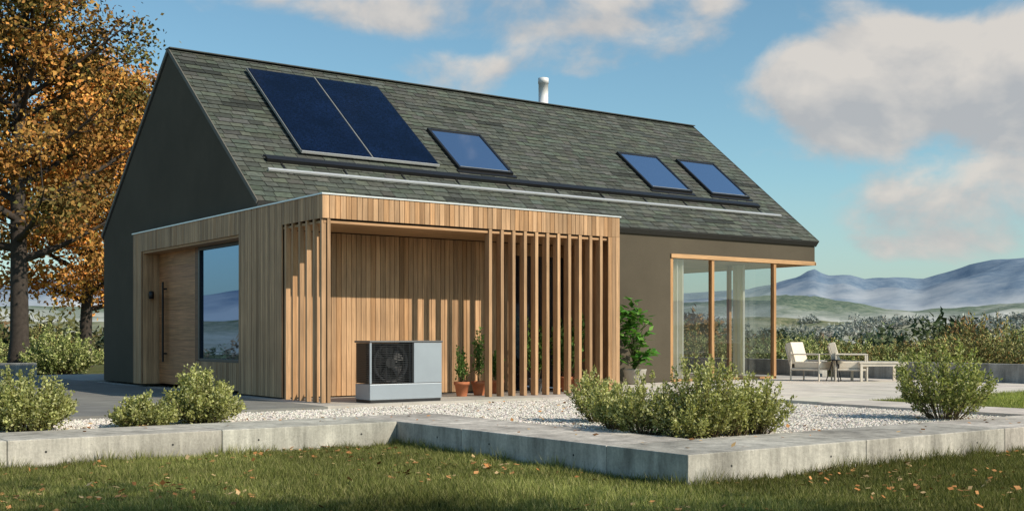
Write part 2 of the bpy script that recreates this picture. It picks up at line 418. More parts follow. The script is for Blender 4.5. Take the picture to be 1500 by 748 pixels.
t.box(dx-.02,dx-.01,18.01,20.36,.55,2.5,mat=1)
t.box(11.96,12.0,BYB+.02,BYB+.08,.02,2.35,mat=0);t.box(13.0,13.05,BYB+.02,BYB+.08,.02,2.35,mat=0);t.box(12.48,12.52,BYB+.02,BYB+.08,.02,2.35,mat=0)
t.box(12.0,13.0,BYB+.05,BYB+.06,.02,2.35,mat=1)
t.build('windows_and_door_hardware',[M['black'],M['glass']],house)

# ---------------------------------------------------------------- concrete
cg=(.52,.49,.43)
WX=6.64; WY=11.25; VY=6.69
rw=MB()
def seglist(a,b,L):
    n=max(1,round((b-a)/L)); return [(a+(b-a)*i/n,a+(b-a)*(i+1)/n-.006) for i in range(n)]
for a,b in seglist(-20,WX,2.0): rw.box(a,b,WY,WY+1.0,-.7,0,jit(cg,.08))
for a,b in seglist(VY+1.0,WY+1.0,2.25): rw.box(WX,WX+1.05,a+.003,b,-.7,.0,jit(cg,.08))
for a,b in seglist(WX+.0,22.6,2.4): rw.box(a,b,VY,VY+.997,-.7,0,jit(cg,.08))
def tie(px,py,axis):
    t_=np.linspace(0,2*np.pi,10,endpoint=False); r_=.011; z_=-.12
    if axis=='y': vs=[[px+r_*math.cos(a),py-.0015,z_+r_*math.sin(a)] for a in t_]
    else: vs=[[px-.0015,py+r_*math.cos(a),z_+r_*math.sin(a)] for a in t_]
    rw.add(vs,[list(range(10))],(.03,.03,.03),1)
for a,b in seglist(-6,WX,2.0): tie(a+.45,WY,'y'); tie(b-.45,WY,'y')
for a,b in seglist(WX,22.6,2.4): tie(a+.5,VY,'y'); tie(b-.5,VY,'y')
for a,b in seglist(VY+1,WY+1,2.25): tie(WX,a+.45,'x'); tie(WX,b-.5,'x') if b<WY+.9 else None
rw.build('concrete_retaining_wall',[M['conc'],M['attr']],None,.008)
rw=MB()
for a,b in seglist(7.6,17.6,2.5): rw.box(22.2,22.5,a,b,-.5,.38,jit((.40,.39,.36),.05))
for a,b in seglist(18,29,2.5): rw.box(22.2,22.5,a,b,-.5,.38,jit((.40,.39,.36),.05))
for a,b in seglist(-20,7.4,2.5): rw.box(a,b,29.75,30.05,-.5,.30,jit((.36,.355,.33),.05))
rw.build('terrace_parapet_wall',[M['conc']],None,.006)
pv=MB()
def pave(x0,x1,y0,y1,sx,sy,col):
    nx=max(1,round((x1-x0)/sx)); ny=max(1,round((y1-y0)/sy))
    for i in range(nx):
        for j in range(ny):
            a=x0+(x1-x0)*i/nx; b=x0+(x1-x0)*(i+1)/nx-.006; c=y0+(y1-y0)*j/ny; d=y0+(y1-y0)*(j+1)/ny-.006
            pv.box(a,b,c,d,-.1,-.004+rng.uniform(0,.003),jit(col,.06))
pave(-20,7.3,14.2,29.7,2.4,2.4,(.20,.195,.18)); pave(7.3,13.6,14.35,17.6,1.2,1.08,(.42,.39,.35))  # left paving gets a darker colour for the shade lying there
pave(13.6,22.2,10.9,17.6,1.2,1.1,(.60,.55,.48)); pave(20.3,22.2,17.6,30,1.2,1.2,(.42,.40,.37))
pave(7.3,20.3,25.7,30,2,2,(.33,.32,.3))
pave(13.4,14.5,7.69,10.9,1.1,1.07,(.55,.50,.44))
pv.build('terrace_paving',[M['pave']])
gv=MB(); gv.box(-20,WX+.5,WY+.5,30,-.6,-.045); gv.box(WX+.52,22.3,VY+.5,30,-.6,-.045)
gv.build('gravel_bed',[M['gravel']])
def pebbles(n,z):
    xs=[];
    while sum(len(a) for a in xs)<n:
        p=np.stack([rng.uniform(-2,13.4,n),rng.uniform(7.7,14.3,n)],1)
        ok=((p[:,0]>7.72)&(p[:,1]<14.33))|((p[:,1]>12.27)&(p[:,1]<14.18))
        xs.append(p[ok])
    p=np.concatenate(xs)[:n]
    o=np.array([[1,0,0],[0,1,0],[-1,0,0],[0,-1,0],[0,0,.6],[0,0,-.6]],float)
    s_=rng.uniform(.008,.019,(n,1,1)); th=rng.uniform(0,6.28,n)
    R=np.stack([np.stack([np.cos(th),-np.sin(th),0*th],1),np.stack([np.sin(th),np.cos(th),0*th],1),np.stack([0*th,0*th,1+0*th],1)],1)
    oo=o[None]*rng.uniform(.7,1.3,(n,6,1)); v=np.einsum('nij,nkj->nki',R,oo)*s_
    v+=np.stack([p[:,0],p[:,1],np.full(n,z)],1)[:,None,:]
    f0=np.array([[0,1,4],[1,2,4],[2,3,4],[3,0,4],[1,0,5],[2,1,5],[3,2,5],[0,3,5]])
    f=(f0[None]+6*np.arange(n)[:,None,None]).reshape(-1,3)
    col=np.repeat(np.array((.74,.69,.62))[None]*rng.uniform(.6,1.12,(n,1))*(1+rng.uniform(-.06,.06,(n,3))),6,0)
    return v.reshape(-1,3),f,col
pb=MB(); v,f,c=pebbles(45000,-.038); pb.add(v,f,c); pb.build('gravel_stones',[M['leafd']])

# ---------------------------------------------------------------- terrain
def theight(x,y):
    r=np.hypot(x-8,y-15)
    z=-.268-np.clip(r-36,0,520)*.024
    z=z+ (fbm(x/60,y/60,4,3)-.48)*np.clip((r-40)/100,0,1)*5
    return z
tr=MB(); na=360; rs=np.concatenate([np.linspace(0,38,20)[1:],np.geomspace(40,16000,70)])
A=np.linspace(0,2*np.pi,na,endpoint=False)
xx=8+rs[:,None]*np.cos(A)[None]; yy=15+rs[:,None]*np.sin(A)[None]
zz=theight(xx,yy)
v=np.stack([xx,yy,zz],2).reshape(-1,3); v=np.concatenate([v,[[8,15,-.268]]])
nr=len(rs)
I,J=np.meshgrid(np.arange(nr-1),np.arange(na),indexing='ij'); J2=(J+1)%na
f=np.stack([I*na+J,(I+1)*na+J,(I+1)*na+J2,I*na+J2],2).reshape(-1,4)
tr.add(v,f,(.1,.1,.1),0,True)
tr.F.append((np.array([[nr*na,j,(j+1)%na] for j in range(na)]),0,True))
tr.build('ground',[M['ground']])
lp=MB(); lp.box(14.5,22.2,7.69,10.9,-.1,-.012); lp.build('terrace_lawn',[M['ground']])

def hills(name,D,prof,col1,col2,mistcol,zlo,zhi,rough,seed,nscale,mist0=.95,drop=14,tex=6):
    mb=MB(); n=1100; az=np.linspace(-np.pi,np.pi,n)
    pa=np.array([p[0] for p in prof]); pbv=np.array([p[1] for p in prof])
    azp=np.arctan(pa)
    base=np.interp(az,azp,pbv)
    outside=(az<azp[0])|(az>azp[-1])
    far=(fbm(az*3+20,az*0+seed,4,seed))*np.mean(pbv)*1.8
    wgt=np.clip(np.minimum(np.abs(az-azp[0]),np.abs(az-azp[-1]))/.15,0,1)*outside
    base=base*(1-wgt)+far*wgt
    rr=np.linspace(-1,1,48)
    V=[]
    for t_ in rr:
        Dk=D*(1+.35*t_)
        bell=np.cos(t_*np.pi/2)**1.2 if abs(t_)<1 else 0
        ang=math.atan2(.8072,.5903)-az
        x=Dk*np.cos(ang); y=Dk*np.sin(ang)
        nz=(fbm(x/nscale,y/nscale,6,seed)-.48)*rough
        cross=np.abs(fbm(x/nscale*.6+9,y/nscale*.6,5,seed+3)-.5)*2
        h=(base*D+drop)*bell*(1-.5*cross*(1 if abs(t_)>.05 else .2)+nz)-drop
        V.append(np.stack([x,y,h],1))
    V=np.concatenate(V)
    I,J=np.meshgrid(np.arange(len(rr)-1),np.arange(n-1),indexing='ij')
    F=np.stack([I*n+J,I*n+J+1,(I+1)*n+J+1,(I+1)*n+J],2).reshape(-1,4)
    mb.add(V,F,(.1,.1,.1),0,True)
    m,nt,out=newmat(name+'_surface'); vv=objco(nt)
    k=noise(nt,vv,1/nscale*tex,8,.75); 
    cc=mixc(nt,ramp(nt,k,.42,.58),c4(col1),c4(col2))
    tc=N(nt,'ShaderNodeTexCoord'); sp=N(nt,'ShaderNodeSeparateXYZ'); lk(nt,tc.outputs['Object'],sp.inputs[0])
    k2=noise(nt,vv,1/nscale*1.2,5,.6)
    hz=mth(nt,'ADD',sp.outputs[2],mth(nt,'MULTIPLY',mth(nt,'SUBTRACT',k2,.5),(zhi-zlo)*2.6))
    cc=mixc(nt,ramp(nt,hz,zlo,zhi,mist0,0),cc,c4(mistcol))  # mist and haze painted into the base colour, thicker towards the foot
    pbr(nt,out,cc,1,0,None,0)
    mb.build(name,[m]); return V.reshape(len(rr),n,3)
def P(l): return [((a-750)/1704,(492-b)/1704) for a,b in l]
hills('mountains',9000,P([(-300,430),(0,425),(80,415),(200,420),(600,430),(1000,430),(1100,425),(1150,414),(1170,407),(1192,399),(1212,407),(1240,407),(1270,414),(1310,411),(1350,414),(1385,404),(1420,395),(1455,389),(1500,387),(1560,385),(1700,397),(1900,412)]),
      (.13,.19,.27),(.19,.25,.325),(.50,.52,.54),80,340,.12,5,700,.92)  # blue-grey distance haze is baked into these surface colours
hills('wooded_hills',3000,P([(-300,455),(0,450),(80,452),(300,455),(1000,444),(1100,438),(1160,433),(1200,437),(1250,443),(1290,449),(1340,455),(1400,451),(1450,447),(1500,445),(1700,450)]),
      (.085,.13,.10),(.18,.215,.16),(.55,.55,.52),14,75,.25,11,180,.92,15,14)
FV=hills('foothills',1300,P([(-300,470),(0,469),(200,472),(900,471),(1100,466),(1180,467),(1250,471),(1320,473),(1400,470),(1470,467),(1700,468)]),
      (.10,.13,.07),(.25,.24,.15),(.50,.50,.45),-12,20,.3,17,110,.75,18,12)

# ---------------------------------------------------------------- vegetation
def palette(n,cols,probs,a=.25):
    idx=rng.choice(len(cols),n,p=probs); c=np.array(cols)[idx]
    return c*(1+rng.uniform(-a,a,(n,1)))
GREEN=[(.13,.165,.05),(.2,.23,.08),(.28,.29,.12),(.08,.11,.03)]
def shrub(mb,cx,cy,cz,rx,h,nst,nl,ls,cols=GREEN,probs=(.35,.3,.2,.15),up=.6,flat=.55,spread=1.0,asp=.5):
    pts=[];dirs=[];cl=[]
    for i in range(nst):
        th=rng.uniform(0,6.283); q=math.sqrt(rng.random())
        tip=np.array([cx+math.cos(th)*rx*q,cy+math.sin(th)*rx*q,cz+h*(1-flat*q*q)*rng.uniform(.55,1.12)])
        b=np.array([cx+math.cos(th)*rx*q*.3,cy+math.sin(th)*rx*q*.3,cz])
        mid=(b+tip)/2+np.array([math.cos(th),math.sin(th),0])*rx*q*.12*rng.uniform(-.5,1.5)+np.array([0,0,-.03*h])
        t_=np.linspace(0,1,7)[:,None]; cur=(1-t_)**2*b+2*t_*(1-t_)*mid+t_**2*tip
        mb.tube(cur,np.linspace(.006,.0015,7)*max(1,h),3,(.12,.09,.05),1)
        k=max(3,int(nl/nst))
        tt=rng.uniform(.18,1,k)**.75; tt=tt[:,None]
        p=(1-tt)**2*b+2*tt*(1-tt)*mid+tt**2*tip; sp=.035*max(1,h*1.2)*spread
        p=p+rng.normal(size=(k,3))*sp*(1.25-tt*.8)
        p[:,2]=np.maximum(p[:,2],cz+.01)
        d=(tip-b)/np.linalg.norm(tip-b)
        pts.append(p);dirs.append(np.tile(d*up,(k,1)))
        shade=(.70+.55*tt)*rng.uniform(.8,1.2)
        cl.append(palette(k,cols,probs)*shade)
    pts=np.concatenate(pts);dirs=np.concatenate(dirs);cl=np.concatenate(cl)
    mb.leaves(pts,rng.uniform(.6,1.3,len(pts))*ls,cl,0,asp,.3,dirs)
def mkshrub(name,specs,**kw):
    mb=MB()
    for s_ in specs: shrub(mb,*s_,**kw)
    mb.build(name,[M['leaf'],M['bark']])
Z=-.045
LG=[(.27,.285,.10),(.38,.39,.165),(.50,.50,.27),(.14,.165,.055)]
BG=[(.20,.235,.075),(.30,.33,.12),(.44,.44,.22),(.11,.14,.045)]
mkshrub('leafy_shrub',[(8.25,8.1,Z,.46,.80,85,9500,.035),(7.95,8.6,Z,.40,.60,70,7000,.034),(8.0,8.1,Z,.35,.42,50,4500,.034)],cols=LG,flat=.45,spread=.85)
mkshrub('leafy_shrub',[(8.95,8.05,Z,.42,.60,70,7000,.035),(8.6,8.0,Z,.30,.48,45,3800,.034)],cols=LG,flat=.45,spread=.85)
mkshrub('leafy_shrub',[(8.75,10.25,Z,.38,.60,60,5800,.036),(8.2,9.35,Z,.40,.50,60,5600,.035)],cols=LG,flat=.4,spread=.85)
mkshrub('leafy_shrub',[(12.35,8.15,Z,.60,.92,75,8500,.042)],cols=BG,flat=.35,spread=.95)
mkshrub('round_bush',[(3.05,12.75,Z,.52,.68,170,15000,.034)],cols=LG,asp=.65)
mkshrub('round_bush',[(4.95,12.75,Z,.48,.62,160,13000,.034),(4.25,12.6,Z,.38,.36,90,7000,.032)],cols=LG,asp=.65)
def mkhedge(name,spec,**kw):
    mb=MB(); shrub(mb,*spec,**kw); mb.build(name,[M['leafd'],M['bark']])
x,y=DL(37,-14.4); mkhedge('hedge_bush',(x,y,-.27,1.3,1.45,160,14000,.09),cols=BG)
x,y=DL(36,-17.0); mkhedge('hedge_bush',(x,y,-.27,1.2,1.1,120,10000,.09),cols=BG)
mb=MB()
AUT=[(.13,.14,.05),(.22,.21,.08),(.32,.29,.13),(.30,.18,.07)]
def th_(x,y): return float(theight(np.array(x),np.array(y)))
for px,D,w_,h_ in [(1440,27,1.3,1.7),(1500,29,1.5,1.5),(1390,31,1.1,1.2),(1560,28,1.6,1.7),(1330,33,1.4,.75),(1270,36,1.5,.7),(1210,38,1.4,.7),(1160,40,1.5,.8),(1110,40,1.5,.8),(1060,42,1.6,.9),(1010,44,1.6,.9),(1300,45,2,.95),(1380,45,2.0,1.2),(1460,44,2,1.4),(1230,48,2,.95),(1620,33,2,2),(1160,52,2,1.2),(1080,55,2,1.2),(1530,42,2.0,1.5)]:
    L=(px-750)/1704*D; x,y=DL(D,L)
    shrub(mb,x,y,th_(x,y),w_,h_,90,8500,.07,cols=AUT if rng.random()<.4 else BG,up=.9,flat=.4)
for i in range(130):
    D=rng.uniform(38,100); a=rng.uniform(.11,.55) if i<100 else rng.uniform(-.7,-.32)
    x,y=DL(D,a*D)
    if 4<x<25 and 5<y<32: continue
    shrub(mb,x,y,th_(x,y),rng.uniform(1.2,2.6),rng.uniform(.7,1.35)*(1+D/150),45,3600,.07+D/2500,cols=AUT if rng.random()<.5 else BG,up=.7,flat=.6,spread=1.2)
mb.build('garden_shrubs',[M['leafd'],M['bark']])

# distant forest
mb=MB(); 
FC=np.array([(.055,.075,.033),(.075,.10,.038),(.12,.12,.05),(.22,.13,.05),(.17,.10,.045),(.045,.065,.038)])
def crown(x,y,z,h,rw_,n,ls,c):
    u=rng.normal(size=(n,3)); u/=np.linalg.norm(u,axis=1)[:,None]
    lob=1+.22*np.sin(u[:,0]*5+x)+.2*np.sin(u[:,1]*6+y)
    rad=rng.uniform(.6,1,(n,1))*lob[:,None]
    p=u*rad*np.array([rw_,rw_,h*.42])+np.array([x,y,z+h*.5])
    e1=rng.normal(size=(n,3))*ls; e2=rng.normal(size=(n,3))*ls
    v=np.stack([p,p+e1,p+e2],1).reshape(-1,3)
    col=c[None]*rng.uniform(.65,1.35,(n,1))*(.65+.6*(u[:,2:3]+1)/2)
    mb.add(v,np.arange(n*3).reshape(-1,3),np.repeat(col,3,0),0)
HZ=np.array((.33,.355,.34))  # distance haze, blended into the crown colours below
for i in range(2300):
    vis=i<1950
    if vis:
        D=115+480*rng.random()**.8; a=rng.uniform(-.52,.62)
        if -.25<a<.13: continue
        x,y=DL(D,a*D); n_=int(330*min(1,160/D))
    else:
        D=rng.uniform(120,420); th=rng.uniform(0,6.283); x,y=8+D*math.cos(th),15+D*math.sin(th)
        q=np.array([x,y]); 
        if q@FW>0 and abs(q@RT)/(q@FW)<.62: continue
        n_=90
    if fbm(x/45,y/45,3,21)<.40: continue
    z=th_(x,y)
    h=rng.uniform(3.2,6.6)*(1+(D-120)/700)*(.75+.6*float(fbm(np.array(x/30),np.array(y/30),3,51)))
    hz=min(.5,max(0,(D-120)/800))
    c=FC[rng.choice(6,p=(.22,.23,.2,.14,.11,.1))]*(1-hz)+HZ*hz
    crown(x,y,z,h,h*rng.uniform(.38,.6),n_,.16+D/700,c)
nr_,nc_=FV.shape[:2]
azc=np.linspace(-np.pi,np.pi,nc_)
cols_=np.where((np.arctan(.11)<azc)&(azc<np.arctan(.55))|(np.arctan(-.52)>azc)&(azc>np.arctan(-.9)))[0]
for i in range(3600):
    r_=rng.integers(2,24); c_=rng.choice(cols_); u_,w_=rng.random(2)
    p=FV[r_,c_]*(1-u_)+FV[r_,min(c_+1,nc_-1)]*u_; p=p*(1-w_)+w_*(FV[r_+1,c_])
    if fbm(np.array(p[0]/70),np.array(p[1]/70),3,41)<.50: continue
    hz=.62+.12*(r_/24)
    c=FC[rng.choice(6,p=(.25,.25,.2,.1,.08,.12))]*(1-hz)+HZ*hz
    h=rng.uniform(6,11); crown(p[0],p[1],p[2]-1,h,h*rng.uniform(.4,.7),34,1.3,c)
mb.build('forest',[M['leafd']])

# trees
def palette_one(rg,cols,probs): return np.array(cols)[rg.choice(len(cols),p=probs)]
def tree(name,bx,by,bz,H,cr,crown0,cols,probs,nlimb=26,seed=1,leafsize=.17,percl=70,trunk=.24,lean=(0,0),nsub=9,sc=(.22,.42)):
    rg=np.random.default_rng(seed); mb=MB()
    t_=np.linspace(0,1,14); 
    tx=bx+lean[0]*t_+.25*np.sin(t_*5+seed)*t_; ty=by+lean[1]*t_+.2*np.sin(t_*4+seed*2)*t_; tz=bz-.1+t_*H*.93
    tp=np.stack([tx,ty,tz],1); tr_=trunk*(1-t_)**.8+.02; tr_[0]*=1.35
    bc=(.05,.04,.033)
    mb.tube(tp,tr_,10,bc,1)
    P_=[];C_=[]
    for i in range(nlimb):
        f=crown0+(1-crown0)*((i+.5)/nlimb)**.9
        b=np.array([np.interp(f*.92,t_,tp[:,k]) for k in range(3)])
        th=i*2.4+rg.uniform(-.4,.4)
        env=cr*math.sin(math.pi*min(1,max(.12,((f-crown0)/(1-crown0))*.72+.28)))**.6*rg.uniform(.72,1.12)
        el=rg.uniform(.1,.55)+.5*f
        tip=b+np.array([math.cos(th)*env,math.sin(th)*env,env*math.tan(min(el,.95))*.8])
        mid=(b+tip)/2+np.array([0,0,-.12*env])+rg.normal(size=3)*.15
        q=np.linspace(0,1,8)[:,None]; cur=(1-q)**2*b+2*q*(1-q)*mid+q**2*tip
        r0=trunk*(1-f)*.5+.04
        mb.tube(cur,np.linspace(r0,.012,8),6,bc,1)
        tone=palette_one(rg,cols,probs)
        for j in range(nsub):
            u=rg.uniform(.25,1.0); b2=np.array([np.interp(u,q[:,0],cur[:,k]) for k in range(3)])
            ln=env*rg.uniform(.2,.42)*(1.2-.5*u)+.3
            d=rg.normal(size=3); d[2]=abs(d[2])*.5+.1; d/=np.linalg.norm(d); tip2=b2+d*ln
            cc=np.stack([b2,(b2+tip2)/2+rg.normal(size=3)*.06,tip2]); mb.tube(cc,[.025,.015,.006],4,bc,1)
            tone2=(tone*.6+palette_one(rg,cols,probs)*.4)*rg.uniform(.65,1.3)
            for w_ in range(3):
                c_=b2+(tip2-b2)*rg.uniform(.35,1.05)+rg.normal(size=3)*.12
                k=int(percl*rg.uniform(.5,1.3)); 
                sp=rg.uniform(*sc)
                p=c_+rg.normal(size=(k,3))*np.array([sp,sp,sp*.7])
                P_.append(p); C_.append(tone2[None]*rg.uniform(.6,1.4,(k,1))*(1+rg.uniform(-.12,.12,(k,3))))
    p=np.concatenate(P_); c=np.concatenate(C_)
    mb.leaves(p,rng.uniform(.6,1.25,len(p))*leafsize,c,0,.66,.3,None,.3)
    mb.build(name,[M['leafd'],M['bark']])
T1=[(.19,.135,.045),(.34,.17,.05),(.13,.125,.04),(.48,.23,.065)]
T2=[(.70,.32,.08),(.78,.42,.11),(.48,.24,.075),(.30,.23,.08)]
x,y=DL(38,-16.1); tree('autumn_tree',x,y,-.27,17.5,4.7,.24,T1,(.35,.25,.22,.18),42,3,.16,58,.29,(.2,0),10,(.25,.46))
x,y=DL(46,-16.9); tree('autumn_tree',x,y,-.4,13.4,3.8,.20,T2,(.35,.3,.22,.13),32,5,.19,50,.24,(.4,0),10,(.28,.5))
x,y=DL(44,-22.5); tree('autumn_tree',x,y,-.4,13,4,.22,T2,(.25,.2,.3,.25),22,8,.2,40,.25)
tree('shade_tree',7.0,-3.9,-.27,9.6,2.5,.4,T1,(.35,.25,.25,.15),14,9,.18,30,.18)
tree('shade_tree',9.4,-4.9,-.27,9.2,1.9,.5,T1,(.35,.25,.25,.15),12,12,.16,20,.16)

# ---------------------------------------------------------------- lawn grass
def grass(n,name,sampler,zb,hb,cols,mbx=None):
    p=sampler(n); n=len(p)
    hn=fbm(p[:,0]*1.5,p[:,1]*1.5,4,2); big=fbm(p[:,0]*.7,p[:,1]*.7,4,8)
    h=hb*(.4+1.3*hn)*rng.uniform(.5,1.4,n)
    th=rng.uniform(0,6.283,n); w_=rng.uniform(.0025,.005,n); le=rng.uniform(.1,1.0,n)*h; la=rng.uniform(0,6.283,n)
    z=np.full(n,zb)
    a=np.stack([p[:,0]-np.cos(th)*w_,p[:,1]-np.sin(th)*w_,z],1); b=np.stack([p[:,0]+np.cos(th)*w_,p[:,1]+np.sin(th)*w_,z],1)
    c=np.stack([p[:,0]+np.cos(la)*le,p[:,1]+np.sin(la)*le,z+h],1)
    v=np.stack([a,b,c],1).reshape(-1,3)
    col=palette(n,cols,(.35,.3,.2,.15),.25)*(.25+1.5*big)[:,None]
    mb=mbx or MB(); mb.add(v,np.arange(n*3).reshape(-1,3),np.repeat(col,3,0)); 
    if name: mb.build(name,[M['leafg']])
def samp(n):
    o=[];k=0
    while k<n:
        D=np.sqrt(rng.uniform(6.5**2,14**2,n)); a=rng.uniform(-.58,.58,n); p=FW[None]*D[:,None]+RT[None]*(a*D)[:,None]
        ok=((p[:,0]<WX)&(p[:,1]<WY))|((p[:,0]>=WX)&(p[:,1]<VY))
        o.append(p[ok]);k+=ok.sum()
    return np.concatenate(o)[:n]
def edge(n):
    q=rng.random(n); d=np.abs(rng.normal(size=n))*.05+.005; t_=rng.random(n)
    A_=np.stack([-2+t_*(WX+2),WY-d],1); B_=np.stack([WX-d,VY+t_*(WY-VY)],1); C_=np.stack([WX+t_*9,VY-d],1)
    p=np.where((q<.38)[:,None],A_,np.where((q<.6)[:,None],B_,C_))
    k=fbm(p[:,0]*3,p[:,1]*3,3,33); return p[k>.36]
GC=[(.18,.20,.06),(.24,.26,.085),(.34,.32,.145),(.10,.125,.036)]
gm=MB(); grass(9000,None,edge,-.27,.10,GC,gm); grass(235000,'lawn_grass',samp,-.27,.05,GC,gm)
grass(30000,'terrace_grass',lambda n:np.stack([rng.uniform(14.5,22.1,n),rng.uniform(7.7,10.9,n)],1),-.012,.05,[(.24,.29,.07),(.30,.35,.09),(.36,.37,.13),(.15,.2,.05)])
mb=MB(); n=1000; p=samp(n*3); k=fbm(p[:,0]*.9,p[:,1]*.9,3,4); left=(p[:,0]*RT[0]+p[:,1]*RT[1])
p=p[np.argsort(-(k+rng.uniform(0,.3,len(p))+(left<0)*.14))][:n]
pos=np.stack([p[:,0],p[:,1],np.full(n,-.230)],1)
n2=420; q=np.stack([rng.uniform(2,13,n2),rng.uniform(6.8,14.2,n2),np.full(n2,-.02)],1)
q[:,2]=np.where((q[:,1]<7.68)|((q[:,0]<7.68)&(q[:,1]<12.24)),.012,-.02)
ok=((q[:,0]>6.75))|(q[:,1]>11.4); q=q[ok]
pos=np.concatenate([pos,q]); nn=len(pos)
d=rng.normal(size=(nn,3)); d[:,2]*=.15; d/=np.linalg.norm(d,axis=1)[:,None]
mb.leaves(pos,rng.uniform(.035,.075,nn),palette(nn,[(.48,.24,.1),(.38,.17,.065),(.55,.38,.2),(.22,.11,.05)],(.3,.3,.25,.15)),0,.7,1.2,d*2)
mb.build('fallen_leaves',[M['leafd']])

# ---------------------------------------------------------------- heat pump
hp=empty('heat_pump'); hx0,hx1=8.12,9.33; hy0,hy1=14.52,14.95; hb=.27; ht=.885
b=MB()
b.box(hx0+.01,hx1-.01,hy0+.01,hy1,.0,.04,mat=1)
b.box(hx0,hx1,hy0,hy1,.04,hb-.006,mat=0)
b.box(hx0+.73,hx1,hy0,hy1,hb,ht-.03,mat=0)
b.box(hx0+.012,hx0+.727,hy0+.13,hy1-.01,hb+.005,ht-.032,mat=1)
b.box(hx0-.012,hx1+.012,hy0-.012,hy1+.012,ht-.028,ht,mat=2)
b.box(hx0,hx0+.03,hy0,hy0+.03,hb,ht-.03,mat=0); b.box(hx0+.7,hx0+.728,hy0+.002,hy0+.03,hb,ht-.03,mat=1)
b.build('casing',[M['silver'],M['black'],simple('graphite_lid',(.08,.085,.09),.4)],hp,.006)
b=MB()
for i in range(22):
    z=hb+.012+i*.0262
    b.box(hx0+.03,hx0+.7,hy0+.01,hy0+.022,z,z+.007,mat=0)
    b.box(hx0-.002,hx0+.01,hy0+.035,hy1-.02,z,z+.012,mat=1)
for x in np.linspace(hx0+.08,hx0+.66,7): b.box(x,x+.006,hy0+.023,hy0+.03,hb,ht-.03,mat=0)
b.build('grille',[M['black'],M['black']],hp)
b=MB(); cx,cz=hx0+.365,(hb+ht)/2-.01; n=40
ring=[]; 
for j,(rr_,yy_) in enumerate([(.285,.035),(.25,.045),(.245,.12)]):
    ring+=[[cx+rr_*math.cos(t_),hy0+yy_,cz+rr_*math.sin(t_)] for t_ in np.linspace(0,2*np.pi,n,endpoint=False)]
b.add(ring,np.array([[j*n+i,j*n+(i+1)%n,(j+1)*n+(i+1)%n,(j+1)*n+i] for j in range(2) for i in range(n)]),mat=0,smooth=True)
for k in range(5):
    a0=k*2*math.pi/5; vs=[]
    for i in range(7):
        for r_ in (.07,.23):
            a=a0+i*.14+ (r_-.07)*1.2; vs.append([cx+r_*math.cos(a),hy0+.06+i*.008,cz+r_*math.sin(a)])
    b.add(vs,np.array([[2*i,2*i+1,2*i+3,2*i+2] for i in range(6)]),mat=1,smooth=True)
hub=[[cx+.075*math.cos(t_),hy0+.05,cz+.075*math.sin(t_)] for t_ in np.linspace(0,2*np.pi,24,endpoint=False)]
b.add(hub,[list(range(24))],mat=1)
b.build('fan',[simple('fan_ring',(.045,.045,.05),.5),simple('fan_blades',(.02,.02,.023),.5)],hp)

# ---------------------------------------------------------------- pots & plants
def pot(mb,x,y,z,r,h,mat):
    mb.lathe([(r*.68,z),(r*.95,z+h*.78),(r*1.06,z+h*.78),(r*1.08,z+h),(r*.95,z+h),(r*.9,z+h*.86)],x,y,24,mat=mat)
def potted(name,x,y,r,h,ph,pw,nst,nl,ls,potmat,cols=GREEN,up=.6,flat=.2):
    mb=MB(); pot(mb,x,y,0,r,h,2); 
    shrub(mb,x,y,h*.86,pw,ph,nst,nl,ls,cols=cols,up=up,flat=flat)
    mb.build(name,[M['leaf'],M['bark'],potmat])
DGR=[(.07,.14,.04),(.11,.2,.055),(.19,.28,.09),(.05,.10,.03)]
potted('potted_climber',10.24,15.35,.12,.23,.62,.09,14,650,.05,M['terra'],DGR)
potted('potted_climber',10.62,15.42,.12,.23,.82,.09,14,750,.05,M['terra'],DGR)
potted('potted_climber',12.55,15.55,.14,.26,1.15,.28,20,900,.11,M['terra'],DGR)
potted('potted_climber',11.9,15.6,.13,.24,1.0,.22,14,600,.09,simple('grey_pot',(.12,.12,.12),.7),DGR)
potted('potted_climber',11.2,15.75,.12,.22,.5,.16,12,500,.07,M['terra'],DGR)
mb=MB(); px_,py_=15.55,17.15
mb.lathe([(.15,0),(.18,.05),(.23,.27),(.24,.30),(.21,.30),(.19,.27)],px_,py_,24,mat=2)
P_=[];Dd=[];
for i in range(46):
    th=rng.uniform(0,6.28); q=rng.uniform(.1,1); hh=rng.uniform(.15,1.45)**1.0; rr_=.46*q*(1-.55*abs(hh-.6)/.9)
    b0=np.array([px_,py_,.27]); tip=np.array([px_+math.cos(th)*rr_,py_+math.sin(th)*min(rr_,.40),.27+hh])
    mid=np.array([px_+math.cos(th)*rr_*.2,py_+math.sin(th)*rr_*.2,.27+hh*.7])
    t_=np.linspace(0,1,6)[:,None]; cur=(1-t_)**2*b0+2*t_*(1-t_)*mid+t_**2*tip
    mb.tube(cur,np.linspace(.009,.003,6),5,(.06,.09,.03),1)
    for k in range(8):
        a=rng.uniform(0,6.28); P_.append(tip+rng.normal(size=3)*.03); Dd.append([math.cos(a),math.sin(a),rng.uniform(-.5,.3)])
mb.leaves(np.array(P_),rng.uniform(.15,.26,len(P_)),palette(len(P_),[(.08,.23,.04),(.13,.31,.07),(.2,.38,.09),(.05,.14,.03)],(.3,.3,.2,.2)),0,.46,1.0,np.array(Dd)*1.5)
mb.build('potted_houseplant',[M['leaf'],M['bark'],simple('stone_planter',(.36,.34,.3),.8)])

